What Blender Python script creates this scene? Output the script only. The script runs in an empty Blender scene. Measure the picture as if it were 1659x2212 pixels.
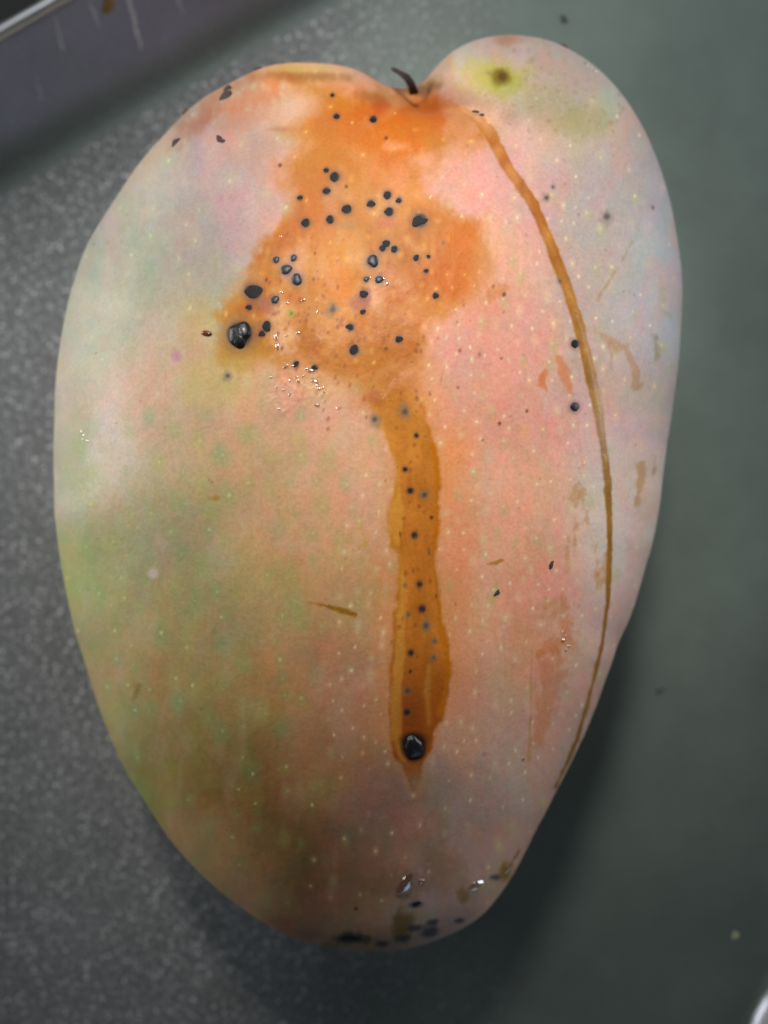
import bpy, bmesh, math, random
import numpy as np
from mathutils import Vector, Matrix

random.seed(7)
rng = np.random.default_rng(7)
R_ = math.radians
scene = bpy.context.scene
COL = scene.collection

# ------------------------------------------------------------------ camera
CAM_Z = 0.203                                   # phone held straight above
FOV = R_(45.0)
cam_d = bpy.data.cameras.new('camera')
cam = bpy.data.objects.new('camera', cam_d)
COL.objects.link(cam)
cam.location = (0, 0, CAM_Z)
cam.rotation_euler = (0, 0, 0)
cam_d.sensor_width = 36.0
cam_d.lens = 18.0 / math.tan(FOV / 2)
cam_d.clip_start = 0.002
cam_d.clip_end = 10.0
cam_d.dof.use_dof = True
cam_d.dof.focus_distance = CAM_Z - 0.062
cam_d.dof.aperture_fstop = 15.0
scene.camera = cam
scene.render.resolution_x, scene.render.resolution_y = 768, 1024

# ------------------------------------------------------------------ light
world = bpy.data.worlds.new('World')
scene.world = world
world.use_nodes = True
bg = world.node_tree.nodes['Background']
bg.inputs['Color'].default_value = (0.75, 0.85, 1.0, 1)
bg.inputs['Strength'].default_value = 0.010

def area(name, loc, target, size, power, color, size_y=None, spread=180):
    l = bpy.data.lights.new(name, 'AREA')
    l.energy = power
    l.color = color
    l.size = size
    l.spread = R_(spread)
    if size_y:
        l.shape = 'RECTANGLE'
        l.size_y = size_y
    o = bpy.data.objects.new(name, l)
    COL.objects.link(o)
    o.location = loc
    o.rotation_euler = (Vector(target) - Vector(loc)).to_track_quat('-Z', 'Y').to_euler()
    return o

def spot_lamp(name, loc, target, deg, blend, power, color, soft):
    l = bpy.data.lights.new(name, 'SPOT')
    l.energy = power; l.color = color; l.spot_size = R_(deg); l.spot_blend = blend; l.shadow_soft_size = soft
    o = bpy.data.objects.new(name, l)
    COL.objects.link(o)
    o.location = loc
    o.rotation_euler = (Vector(target) - Vector(loc)).to_track_quat('-Z', 'Y').to_euler()
    return o

spot_lamp('key_spot', (-0.03, 0.34, 0.47), (0.012, 0.020, 0.05), 13.8, 1.0, 16.0, (1.0, 0.93, 0.84), 0.055)  # key light; its narrow cone is shaped to dim the lower end
area('soft_fill', (-0.02, 0.60, 0.42), (0.02, 0.08, 0.0), 0.80, 1.15, (0.95, 0.98, 1.0), spread=110)  # added fill to soften contrast and lift the tray floor
area('window_right', (0.50, 0.14, 0.055), (0.04, 0.02, 0.035), 0.35, 0.62, (0.82, 0.90, 1.0), spread=100)
area('window_left', (-0.46, 0.15, 0.055), (-0.03, 0.02, 0.035), 0.35, 0.56, (0.97, 0.98, 1.0), spread=75)
area('window_far', (0.16, -0.50, 0.075), (0.02, -0.05, 0.04), 0.30, 0.05, (0.46, 0.66, 1.0), spread=80)

scene.view_settings.view_transform = 'Standard'
scene.view_settings.look = 'None'
scene.view_settings.exposure = 0.0
scene.view_settings.gamma = 1.0
scene.cycles.use_denoising = True
scene.cycles.max_bounces = 8

# ------------------------------------------------------------------ helpers
def tag(o, label=None, cat=None, group=None, kind=None):
    if label: o['label'] = label
    if cat: o['category'] = cat
    if group: o['group'] = group
    if kind: o['kind'] = kind
    return o

def empty(name, loc=(0, 0, 0)):
    o = bpy.data.objects.new(name, None)
    COL.objects.link(o)
    o.location = loc
    o.empty_display_size = 0.01
    return o

def link(name, me, mat=None, parent=None):
    o = bpy.data.objects.new(name, me)
    COL.objects.link(o)
    if mat is not None and not me.materials:
        me.materials.append(mat)
    if parent: o.parent = parent
    return o

def mesh_np(name, V, F, smooth=True):
    me = bpy.data.meshes.new(name)
    V = np.ascontiguousarray(V, dtype=np.float32)
    F = np.ascontiguousarray(F, dtype=np.int32)
    k = F.shape[1]
    me.vertices.add(len(V)); me.vertices.foreach_set('co', V.ravel())
    me.loops.add(F.size); me.loops.foreach_set('vertex_index', F.ravel())
    me.polygons.add(len(F))
    me.polygons.foreach_set('loop_start', np.arange(0, F.size, k, dtype=np.int32))
    if smooth:
        me.polygons.foreach_set('use_smooth', np.ones(len(F), dtype=bool))
    me.update(calc_edges=True)
    return me

def material(name):
    m = bpy.data.materials.new(name)
    m.use_nodes = True
    nt = m.node_tree
    return m, nt, nt.nodes['Principled BSDF'], nt.nodes, nt.links

def noise_node(nt, scale, detail=3, rough=0.55, coord='Object', mapping=None):
    tc = nt.nodes.new('ShaderNodeTexCoord')
    n = nt.nodes.new('ShaderNodeTexNoise')
    n.inputs['Scale'].default_value = scale
    n.inputs['Detail'].default_value = detail
    n.inputs['Roughness'].default_value = rough
    if mapping:
        mp = nt.nodes.new('ShaderNodeMapping')
        mp.inputs['Scale'].default_value = mapping
        nt.links.new(tc.outputs[coord], mp.inputs[0])
        nt.links.new(mp.outputs[0], n.inputs['Vector'])
    else:
        nt.links.new(tc.outputs[coord], n.inputs['Vector'])
    return n

def ramp(nt, a, b, ca=(0, 0, 0, 1), cb=(1, 1, 1, 1)):
    r = nt.nodes.new('ShaderNodeValToRGB')
    r.color_ramp.elements[0].position = a; r.color_ramp.elements[0].color = ca
    r.color_ramp.elements[1].position = b; r.color_ramp.elements[1].color = cb
    return r

def mix(nt, mode='MIX'):
    m = nt.nodes.new('ShaderNodeMix')
    m.data_type = 'RGBA'; m.blend_type = mode
    return m

def srgb(c):
    c = np.asarray(c, dtype=np.float64) / 255.0
    return np.where(c <= 0.04045, c / 12.92, ((np.clip(c, 0, 1) + 0.055) / 1.055) ** 2.4)

def rgba(c):
    return (*[float(v) for v in srgb(c)], 1.0)

# ------------------------------------------------------------------ steel tray
E1 = Vector((0.868, 0.496, 0)); E2 = Vector((-0.496, 0.868, 0))
E1.normalize(); E2.normalize()
A0, A1, B0, B1 = -0.17, 0.20, -0.15, 0.0764      # inner floor rectangle along E1, E2

def tray_ring(off, z, n=24, rc=0.030):
    pts = []
    cs = [(A1 - rc, B1 - rc, 0), (A0 + rc, B1 - rc, 90), (A0 + rc, B0 + rc, 180), (A1 - rc, B0 + rc, 270)]
    for ca, cb, a0 in cs:
        for k in range(n + 1):
            a = R_(a0 + 90.0 * k / n)
            p = E1 * (ca + (rc + off) * math.cos(a)) + E2 * (cb + (rc + off) * math.sin(a))
            pts.append((p.x, p.y, z))
    return pts

def steel(name, base, metallic, rough, speck=1.0, foot=None, grain_tone=None):
    m, nt, b, N, L = material(name)
    b.inputs['Metallic'].default_value = metallic
    big = noise_node(nt, 24, 5, 0.65)
    fine = noise_node(nt, 1500, 5, 0.72)
    grain = noise_node(nt, 2400, 2, 0.6, mapping=(1.0, 0.55, 1.0))
    r1 = ramp(nt, 0.32, 0.72, tuple(v * 0.80 for v in base) + (1,), tuple(min(1, v * 1.2) for v in base) + (1,))
    L.new(big.outputs['Fac'], r1.inputs[0])
    last = r1.outputs[0]
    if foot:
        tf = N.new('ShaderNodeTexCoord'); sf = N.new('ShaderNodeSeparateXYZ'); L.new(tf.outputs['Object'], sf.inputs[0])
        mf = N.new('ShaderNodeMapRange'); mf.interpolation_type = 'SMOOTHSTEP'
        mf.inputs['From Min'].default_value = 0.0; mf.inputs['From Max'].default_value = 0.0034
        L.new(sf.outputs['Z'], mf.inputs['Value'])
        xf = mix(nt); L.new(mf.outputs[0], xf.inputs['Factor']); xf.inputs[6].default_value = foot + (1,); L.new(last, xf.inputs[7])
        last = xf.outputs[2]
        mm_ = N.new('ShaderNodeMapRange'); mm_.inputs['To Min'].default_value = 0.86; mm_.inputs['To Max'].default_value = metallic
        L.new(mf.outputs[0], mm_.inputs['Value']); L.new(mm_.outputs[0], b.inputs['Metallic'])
    # coarse grain on one side of the tray, with bright glints painted into its colour
    tc = N.new('ShaderNodeTexCoord'); sep = N.new('ShaderNodeSeparateXYZ')
    L.new(tc.outputs['Object'], sep.inputs[0])
    warp = noise_node(nt, 40, 3)
    add = N.new('ShaderNodeMath'); add.operation = 'MULTIPLY_ADD'
    add.inputs[1].default_value = 0.05
    L.new(warp.outputs['Fac'], add.inputs[0]); L.new(sep.outputs['X'], add.inputs[2])
    mr = N.new('ShaderNodeMapRange')
    mr.inputs['From Min'].default_value = 0.050; mr.inputs['From Max'].default_value = -0.004
    mr.inputs['To Max'].default_value = speck
    L.new(add.outputs[0], mr.inputs['Value'])
    if grain_tone:
        xe = mix(nt); L.new(mr.outputs[0], xe.inputs['Factor']); L.new(last, xe.inputs[6])
        re_ = ramp(nt, 0.32, 0.72, tuple(v * 0.75 for v in grain_tone) + (1,), tuple(v * 1.2 for v in grain_tone) + (1,))
        L.new(big.outputs['Fac'], re_.inputs[0]); L.new(re_.outputs[0], xe.inputs[7]); last = xe.outputs[2]
    rs = ramp(nt, 0.52, 0.70, (0, 0, 0, 1), (1, 1, 1, 1))
    L.new(fine.outputs['Fac'], rs.inputs[0])
    vo = N.new('ShaderNodeTexVoronoi'); vo.inputs['Scale'].default_value = 1150
    L.new(tc.outputs['Object'], vo.inputs['Vector'])
    rv = ramp(nt, 0.12, 0.42, (1, 1, 1, 1), (0, 0, 0, 1)); L.new(vo.outputs['Distance'], rv.inputs[0])
    sc_ = N.new('ShaderNodeSeparateColor'); L.new(vo.outputs['Color'], sc_.inputs[0])
    rc_ = ramp(nt, 0.42, 0.95); L.new(sc_.outputs[0], rc_.inputs[0])
    fl_ = N.new('ShaderNodeMath'); fl_.operation = 'MULTIPLY'; L.new(rv.outputs[0], fl_.inputs[0]); L.new(rc_.outputs[0], fl_.inputs[1])
    mxx = N.new('ShaderNodeMath'); mxx.operation = 'MULTIPLY_ADD'; mxx.inputs[1].default_value = 0.75
    L.new(rs.outputs[0], mxx.inputs[0]); L.new(fl_.outputs[0], mxx.inputs[2]); mxx.use_clamp = True
    mul = N.new('ShaderNodeMath'); mul.operation = 'MULTIPLY'
    L.new(mxx.outputs[0], mul.inputs[0]); L.new(mr.outputs[0], mul.inputs[1])
    mx = mix(nt)
    L.new(mul.outputs[0], mx.inputs['Factor'])
    L.new(last, mx.inputs[6])
    mx.inputs[7].default_value = (0.95, 0.95, 0.97, 1)
    L.new(mx.outputs[2], b.inputs['Base Color'])
    mrr = N.new('ShaderNodeMapRange')
    mrr.inputs['To Min'].default_value = rough - 0.07; mrr.inputs['To Max'].default_value = rough + 0.10
    L.new(grain.outputs['Fac'], mrr.inputs['Value']); L.new(mrr.outputs[0], b.inputs['Roughness'])
    bp = N.new('ShaderNodeBump'); bp.inputs['Distance'].default_value = 0.00030
    ms = N.new('ShaderNodeMath'); ms.operation = 'MULTIPLY_ADD'; ms.inputs[1].default_value = 0.7; ms.inputs[2].default_value = 0.05
    L.new(mr.outputs[0], ms.inputs[0]); L.new(ms.outputs[0], bp.inputs['Strength'])
    L.new(fine.outputs['Fac'], bp.inputs['Height']); L.new(bp.outputs[0], b.inputs['Normal'])
    return m

M_floor = steel('tray_floor_steel', (0.19, 0.238, 0.216), 0.86, 0.47, grain_tone=(0.225, 0.235, 0.235))
M_wall = steel('tray_wall_steel', (0.28, 0.295, 0.375), 0.25, 0.5, 0.10, foot=(0.20, 0.238, 0.225))  # same steel as the floor; its reflected tone is put into the colour
M_rim = steel('tray_rim_steel', (0.62, 0.64, 0.66), 0.9, 0.30, 0.1)

tray = empty('steel_tray')
tag(tray, 'dull grey-green steel tray with a low wall, under the mango', 'tray')
# flat base
ring0 = tray_ring(0, 0.0)
base_me = bpy.data.meshes.new('base')
base_me.from_pydata(ring0, [], [list(range(len(ring0)))])
base_me.update()
link('base', base_me, M_floor, tray)
def loft(name, prof, mat, parent, attr=False):
    rings = [tray_ring(o, z) for o, z in prof]
    n = len(rings[0]); V = [p for r in rings for p in r]
    F = [(i * n + j, i * n + (j + 1) % n, (i + 1) * n + (j + 1) % n, (i + 1) * n + j) for i in range(len(rings) - 1) for j in range(n)]
    me = mesh_np(name, np.array(V), np.array(F))
    if attr:
        # run coordinate: along the wall (dense) and up the wall (stretched)
        v = np.array(V); s = v @ np.array(E1); t = v @ np.array(E2)
        a = me.attributes.new('run', 'FLOAT_VECTOR', 'POINT')
        a.data.foreach_set('vector', np.stack([s * 330 + t * 330 * 0.8 + v[:, 2] * 90, v[:, 2] * 60, t * 20], 1).astype(np.float32).ravel())
    return link(name, me, mat, parent)
prof = [(0.0, 0.0)]
for k in range(1, 9):                            # fillet into the sloping wall
    a = R_(42.0 * k / 8)
    prof.append((0.012 * math.sin(a), 0.012 * (1 - math.cos(a))))
for k in range(1, 7):
    f = k / 6
    prof.append((prof[8][0] + f * 0.0085, prof[8][1] + f * 0.0077))
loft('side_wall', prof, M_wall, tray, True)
o0, z0 = prof[-1]
bead = []
for k in range(0, 13):
    a = R_(180 - 270.0 * k / 12)
    bead.append((o0 + 0.0012 + 0.0012 * math.cos(a), z0 + 0.0012 * math.sin(a)))
bead.append((o0 + 0.0012, z0 - 0.004)); bead.append((o0 + 0.0008, -0.0035))
loft('rim', bead, M_rim, tray)

# pale scratches scored across the wall
M_scr, nt, b, N, L = material('scratch_metal')
n = noise_node(nt, 900, 2); r = ramp(nt, .35, .65, (.45, .46, .50, 1), (.80, .82, .86, 1))
L.new(n.outputs['Fac'], r.inputs[0]); L.new(r.outputs[0], b.inputs['Base Color'])
b.inputs['Metallic'].default_value = .1; b.inputs['Roughness'].default_value = .5
def wall_pt(sv, f, lift=0.00006):
    # f: 0 at the foot of the slope, 1 at the rim
    o_ = prof[8][0] + f * 0.0085; z_ = prof[8][1] + f * 0.0077
    nv = (-E2 * math.sin(R_(42)) + Vector((0, 0, 1)) * math.cos(R_(42)))
    return E1 * sv + E2 * (B1 + o_) + Vector((0, 0, z_)) + nv * lift
for (s0, f0, s1, f1, wd) in [(-.0242,.0,-.0200,.66,.00032),(.0030,.0,.0060,.92,.00028),(.0116,.15,.0128,.60,.00016),(-.0080,.50,-.0062,.95,.00014),(-.0150,.05,-.0138,.40,.00012),(-.0010,.55,-.0002,.96,.00013)]:
    Vs, Fs = [], []
    for k in range(25):
        f = k / 24; jit = 0.00014 * math.sin(k * 1.9 + s0 * 900) + 0.0001 * math.sin(k * .7)
        w_ = wd * (0.45 + 0.55 * math.sin(math.pi * min(1, f * 1.05 + .02))) * (0.7 + .5 * abs(math.sin(k * 2.3 + f0 * 9)))
        for sg in (-1, 1): Vs.append(tuple(wall_pt(s0 + (s1 - s0) * f + jit + sg * w_, f0 + (f1 - f0) * f)))
        if k: Fs.append((2 * k - 2, 2 * k - 1, 2 * k + 1, 2 * k))
    me = bpy.data.meshes.new('scratch'); me.from_pydata(Vs, [], Fs); me.update()
    link('scratch', me, M_scr, tray)

# dark table top under the tray
mt, nt, b, N, L = material('dark_table')
n = noise_node(nt, 60, 3); r = ramp(nt, 0.3, 0.7, (0.006, 0.006, 0.007, 1), (0.014, 0.013, 0.013, 1))
L.new(n.outputs['Fac'], r.inputs[0]); L.new(r.outputs[0], b.inputs['Base Color']); b.inputs['Roughness'].default_value = 0.7
tb = bpy.data.meshes.new('table_top')
tb.from_pydata([(-0.7, -0.7, -0.004), (0.7, -0.7, -0.004), (0.7, 0.7, -0.004), (-0.7, 0.7, -0.004)], [], [(0, 1, 2, 3)])
tag(link('table_top', tb, mt), kind='structure')

# ------------------------------------------------------------------ mango: form
# Features are charted on the fruit's upper side in chart units (1659 x 2212).
CW, CH = 1659.0, 2212.0
K0 = 2 * math.tan(FOV / 2) / CH                  # chart unit per metre of distance
def to_chart(P):
    d = CAM_Z - P[..., 2]
    return P[..., 0] / (d * K0) + CW / 2, CH / 2 - P[..., 1] / (d * K0)

OUT = [(870,193),(840,190),(818,178),(790,160),(755,146),(700,137),(650,135),(595,140),(550,155),(500,180),(455,206),
 (410,238),(370,275),(330,318),(290,365),(255,415),(220,470),(190,530),(165,600),(147,665),(132,740),(122,820),
 (117,900),(115,980),(118,1060),(124,1140),(135,1230),(152,1320),(175,1412),(205,1503),(240,1591),(270,1655),(300,1707),
 (335,1766),(372,1819),(410,1862),(448,1899),(484,1931),(520,1959),(558,1985),(596,2007),(642,2028),(690,2041),(745,2052),
 (800,2055),(860,2052),(915,2039),(970,2021),(1005,2003),(1037,1981),(1060,1957),(1081,1929),(1100,1904),(1117,1877),
 (1157,1797),(1193,1725),(1221,1672),(1250,1608),(1275,1549),(1306,1470),(1334,1392),(1373,1299),(1396,1215),(1417,1128),
 (1430,1040),(1441,955),(1452,880),(1463,800),(1470,720),(1473,650),(1470,575),(1462,510),(1450,440),(1430,370),(1408,315),
 (1380,260),(1347,212),(1312,170),(1272,133),(1225,105),(1175,85),(1130,77),(1085,75),(1035,83),(990,102),(955,130),
 (932,160),(914,182),(895,193)]
CP = np.array([790.0, 1050.0])
out = np.array(OUT, float)
d_ = out - CP
ang = np.arctan2(-d_[:, 1], d_[:, 0]); rad = np.hypot(d_[:, 0], d_[:, 1])
o_ = np.argsort(ang)
NT = 1440
TH = np.arange(NT) * 2 * np.pi / NT - np.pi
def periodic(tq, t, v):
    return np.interp(tq, np.concatenate([t[-6:] - 2 * np.pi, t, t[:6] + 2 * np.pi]), np.concatenate([v[-6:], v, v[:6]]))
def smooth_p(v, sig):
    k = np.fft.fftfreq(len(v)) * len(v)
    return np.real(np.fft.ifft(np.fft.fft(v) * np.exp(-0.5 * (k * sig) ** 2)))
RT = smooth_p(periodic(TH, ang[o_], rad[o_]), R_(0.7))      # target outline
for kf, am in ((9, 1.1), (17, .8), (31, .35)):
    RT = RT + am * np.sin(kf * TH + kf * 1.7)

ZM, HT, HB = 0.0300, 0.0345, 0.0300
def zrel(x_c, y_c):
    """relief of the upper side in metres, as a function of chart position"""
    def g(px, py, sx, sy):
        return np.exp(-((x_c - px) / sx) ** 2 - ((y_c - py) / sy) ** 2)
    z = np.zeros_like(x_c)
    # crease that runs from the stem cavity between body and shoulder lobe
    path = [(880, 150, 60, 4.5), (925, 190, 42, 3.2), (965, 205, 32, 2.2), (1005, 220, 30, 1.7), (1045, 240, 30, 1.2), (1090, 275, 36, 0.7), (1130, 320, 44, 0.35)]
    for px, py, s, dp in path:
        z -= dp * 0.00165 * g(px, py, s, s)
    # the body stands proud of the lobe along the crease
    pl = [(872, 184, 1.0), (930, 196, 1.0), (975, 208, .9), (1020, 226, .75), (1055, 252, .5), (1090, 290, .25), (1130, 340, 0.0)]
    bd = np.full(x_c.shape, 1e9); am = np.zeros_like(x_c)
    for (ax_, ay_, a_), (bx_, by_, b_) in zip(pl[:-1], pl[1:]):
        ex, ey = bx_ - ax_, by_ - ay_; ln = math.hypot(ex, ey)
        t = np.clip(((x_c - ax_) * ex + (y_c - ay_) * ey) / (ln * ln), 0, 1)
        d = np.hypot(x_c - ax_ - t * ex, y_c - ay_ - t * ey)
        sd = np.where((x_c - ax_) * ey - (y_c - ay_) * ex > 0, d, -d)
        m = d < np.abs(bd)
        bd = np.where(m, sd, bd); am = np.where(m, a_ + (b_ - a_) * t, am)
    st_ = np.clip((bd + 4) / 16.0, 0, 1)
    z -= 0.0013 * am * st_ * st_ * (3 - 2 * st_) * np.exp(-np.clip(bd, 0, 400) / 75.0)
    z += 0.0016 * g(1130, 180, 95, 80)           # the lobe swells again
    z += 0.0008 * g(840, 300, 150, 90)
    z += 0.0010 * g(690, 210, 110, 60)
    return z

KH = (CAM_Z - 0.038) * K0
C0 = np.array([(CP[0] - CW / 2) * KH, (CH / 2 - CP[1]) * KH])

def surf(rr, th, Rd, Rs, up=True):
    w = np.clip((rr - 0.45) / 0.55, 0, 1); w = w * w * (3 - 2 * w)
    t = (th + np.pi) / (2 * np.pi) * NT
    i0 = np.floor(t).astype(int) % NT; f = t - np.floor(t); i1 = (i0 + 1) % NT
    rd = Rd[i0] * (1 - f) + Rd[i1] * f
    rs = Rs[i0] * (1 - f) + Rs[i1] * f
    Rm = rs * (1 - w) + rd * w
    x = C0[0] + rr * Rm * np.cos(th); y = C0[1] + rr * Rm * np.sin(th)
    n = 2.15
    c = np.clip(1 - rr ** n, 0, 1) ** (1 / n)
    tip = 1.0 - 0.16 * np.clip(-(y - C0[1]) / 0.062, 0, 1.2) ** 1.5
    if up:
        z = ZM + HT * c * tip
        P = np.stack([x, y, z], -1)
        u, v = to_chart(P)
        z = z + zrel(u, v) * np.clip(c * 2.2, 0, 1)
    else:
        z = ZM - HB * np.clip(1 - rr ** 2.5, 0, 1) ** (1 / 2.1)
    return np.stack([x, y, z], -1)

Rd = RT * KH
for it in range(14):
    Rs = smooth_p(Rd, R_(16))
    ph = np.linspace(0.5, np.pi / 2, 90)
    P = surf(np.sin(ph)[:, None].repeat(NT, 1), TH[None, :].repeat(90, 0), Rd, Rs)
    u, v = to_chart(P)
    du, dv = u - CP[0], -(v - CP[1])
    rr_ = np.hypot(du, dv); k = rr_.argmax(0); j = np.arange(NT)
    a_ = np.arctan2(dv[k, j], du[k, j]); r_ = rr_[k, j]
    s_ = np.argsort(a_)
    Rd = Rd * np.clip(periodic(a_, TH, RT) / r_, 0.9, 1.1)
    Rd = smooth_p(Rd, R_(0.6))
Rs = smooth_p(Rd, R_(16))

# upper side: a square grid wrapped onto the disc, so that it is even everywhere
NG = 780
g1 = np.linspace(-1, 1, NG)
gx, gy = np.meshgrid(g1, g1)
ax, ay = np.abs(gx), np.abs(gy)
rq = np.maximum(ax, ay)
with np.errstate(divide='ignore', invalid='ignore'):
    tq = np.where(ax > ay, (np.pi / 4) * gy / np.where(gx == 0, 1, gx), np.pi / 2 - (np.pi / 4) * gx / np.where(gy == 0, 1, gy))
tq = np.where(((ax > ay) & (gx < 0)) | ((ax <= ay) & (gy < 0)), tq + np.pi, tq)
tq = (tq + np.pi) % (2 * np.pi) - np.pi
# square rings keep their corners near the middle, so use a uniform ring radius
phi = rq * (np.pi / 2)
P_top = surf(np.sin(phi), tq, Rd, Rs)
ids = np.arange(NG * NG).reshape(NG, NG)
F_top = np.stack([ids[:-1, :-1], ids[:-1, 1:], ids[1:, 1:], ids[1:, :-1]], -1).reshape(-1, 4)
border = np.concatenate([ids[0, :-1], ids[:-1, -1], ids[-1, :0:-1], ids[:0:-1, 0]])
nb = len(border)
tb_ = tq.ravel()[border]
V_all = [P_top.reshape(-1, 3)]
F_all = [F_top]
prev = border; nxt = NG * NG
NR = 26
for k in range(1, NR + 1):
    ph = (np.pi / 2) * (1 - k / NR)
    if k < NR:
        ring = surf(np.full(nb, math.sin(ph)), tb_, Rd, Rs, up=False)
        cur = np.arange(nxt, nxt + nb); nxt += nb
        V_all.append(ring)
    else:
        ring = surf(np.array([0.0]), np.array([0.0]), Rd, Rs, up=False)
        V_all.append(ring); cur = np.full(nb, nxt); nxt += 1
    F_all.append(np.stack([prev, cur, np.roll(cur, -1), np.roll(prev, -1)], -1) if k < NR else None)
    if k == NR:
        F_all.pop()
        tri = np.stack([prev, cur, np.roll(prev, -1)], -1)
    prev = cur
V = np.concatenate(V_all); F = np.concatenate(F_all)

# ------------------------------------------------------------------ mango: colouring of the skin
SC = 0.75
RW, RH = int(CW * SC), int(CH * SC)
X, Y = np.meshgrid((np.arange(RW) + 0.5) / SC, (np.arange(RH) + 0.5) / SC)
X = X.astype(np.float32); Y = Y.astype(np.float32)

def resize(a, h, w):
    yy = np.linspace(0, a.shape[0] - 1, h); xx = np.linspace(0, a.shape[1] - 1, w)
    y0 = np.clip(np.floor(yy).astype(int), 0, a.shape[0] - 2); x0 = np.clip(np.floor(xx).astype(int), 0, a.shape[1] - 2)
    fy = (yy - y0)[:, None]; fx = (xx - x0)[None, :]
    fy = fy * fy * (3 - 2 * fy); fx = fx * fx * (3 - 2 * fx)
    if a.ndim == 3: fy = fy[..., None]; fx = fx[..., None]
    a00 = a[y0][:, x0]; a01 = a[y0][:, x0 + 1]; a10 = a[y0 + 1][:, x0]; a11 = a[y0 + 1][:, x0 + 1]
    return ((a00 * (1 - fx) + a01 * fx) * (1 - fy) + (a10 * (1 - fx) + a11 * fx) * fy).astype(np.float32)

def vnoise(cx, cy=None, octaves=3, gain=0.55):
    cy = cy or cx
    s = np.zeros((RH, RW), np.float32); amp = 1.0; tot = 0
    for o in range(octaves):
        st = 4 if min(cx, cy) >= 40 else (2 if min(cx, cy) >= 14 else 1)
        xs, ys = X[::st, ::st] / cx, Y[::st, ::st] / cy
        a = rng.uniform(0.3, 1.2) * rng.choice([-1, 1]) * (1.0 if 0.7 < cx / cy < 1.4 else 0.25)
        u = xs * math.cos(a) - ys * math.sin(a); v = xs * math.sin(a) + ys * math.cos(a)
        u -= u.min(); v -= v.min()
        g = rng.uniform(-1, 1, (int(v.max()) + 3, int(u.max()) + 3)).astype(np.float32)
        x0 = u.astype(np.int32); y0 = v.astype(np.int32); fx = u - x0; fy = v - y0
        fx = fx * fx * (3 - 2 * fx); fy = fy * fy * (3 - 2 * fy)
        n = (g[y0, x0] * (1 - fx) + g[y0, x0 + 1] * fx) * (1 - fy) + (g[y0 + 1, x0] * (1 - fx) + g[y0 + 1, x0 + 1] * fx) * fy
        s += amp * (n if st == 1 else resize(n, RH, RW)); tot += amp
        amp *= gain; cx /= 2; cy /= 2
    return s / tot * 1.6

def sstep(a, b, v):
    t = np.clip((v - a) / (b - a), 0, 1)
    return t * t * (3 - 2 * t)

BASE = [(450,280,170,142,134),(560,190,190,152,130),(640,150,216,182,125),(330,400,178,164,156),(250,480,162,158,148),  # shoulder, right flank and bottom end darkened: some shading sits in these colours
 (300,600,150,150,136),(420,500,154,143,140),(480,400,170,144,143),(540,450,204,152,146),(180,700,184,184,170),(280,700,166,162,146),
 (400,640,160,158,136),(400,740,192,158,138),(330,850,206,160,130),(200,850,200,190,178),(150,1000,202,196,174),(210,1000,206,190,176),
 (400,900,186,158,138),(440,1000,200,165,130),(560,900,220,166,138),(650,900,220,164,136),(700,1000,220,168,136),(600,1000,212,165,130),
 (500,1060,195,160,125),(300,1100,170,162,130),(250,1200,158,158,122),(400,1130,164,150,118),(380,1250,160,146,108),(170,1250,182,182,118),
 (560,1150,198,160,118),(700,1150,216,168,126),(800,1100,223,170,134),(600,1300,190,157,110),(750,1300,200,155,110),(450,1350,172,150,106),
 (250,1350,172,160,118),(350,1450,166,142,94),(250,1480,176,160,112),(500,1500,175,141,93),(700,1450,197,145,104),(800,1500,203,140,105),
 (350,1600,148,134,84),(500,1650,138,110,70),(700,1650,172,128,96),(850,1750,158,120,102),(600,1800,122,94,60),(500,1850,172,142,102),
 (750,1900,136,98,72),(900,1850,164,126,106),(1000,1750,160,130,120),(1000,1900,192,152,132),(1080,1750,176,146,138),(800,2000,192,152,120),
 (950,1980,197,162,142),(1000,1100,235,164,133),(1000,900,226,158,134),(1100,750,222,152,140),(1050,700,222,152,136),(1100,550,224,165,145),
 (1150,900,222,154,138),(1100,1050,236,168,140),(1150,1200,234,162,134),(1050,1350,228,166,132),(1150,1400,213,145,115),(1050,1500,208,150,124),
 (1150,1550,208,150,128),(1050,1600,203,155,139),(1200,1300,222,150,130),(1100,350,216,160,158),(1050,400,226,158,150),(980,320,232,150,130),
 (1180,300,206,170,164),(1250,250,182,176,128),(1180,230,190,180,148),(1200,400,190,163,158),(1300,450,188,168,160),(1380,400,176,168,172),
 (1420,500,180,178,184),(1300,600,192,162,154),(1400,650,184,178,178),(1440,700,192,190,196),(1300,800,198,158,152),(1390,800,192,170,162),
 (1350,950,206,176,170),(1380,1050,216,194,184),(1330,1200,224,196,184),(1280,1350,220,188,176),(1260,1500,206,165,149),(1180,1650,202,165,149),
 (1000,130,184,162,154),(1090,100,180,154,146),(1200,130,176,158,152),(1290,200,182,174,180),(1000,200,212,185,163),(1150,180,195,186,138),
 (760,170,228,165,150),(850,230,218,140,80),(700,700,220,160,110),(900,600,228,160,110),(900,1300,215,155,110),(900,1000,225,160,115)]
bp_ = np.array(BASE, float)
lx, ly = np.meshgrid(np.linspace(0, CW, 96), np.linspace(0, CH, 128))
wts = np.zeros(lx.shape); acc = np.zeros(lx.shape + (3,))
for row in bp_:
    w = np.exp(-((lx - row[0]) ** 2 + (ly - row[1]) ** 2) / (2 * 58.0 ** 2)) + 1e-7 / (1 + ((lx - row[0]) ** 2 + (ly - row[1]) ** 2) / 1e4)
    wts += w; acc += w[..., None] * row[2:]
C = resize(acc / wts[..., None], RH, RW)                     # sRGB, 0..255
C[..., 1] += 1; C[..., 2] -= 3
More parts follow.
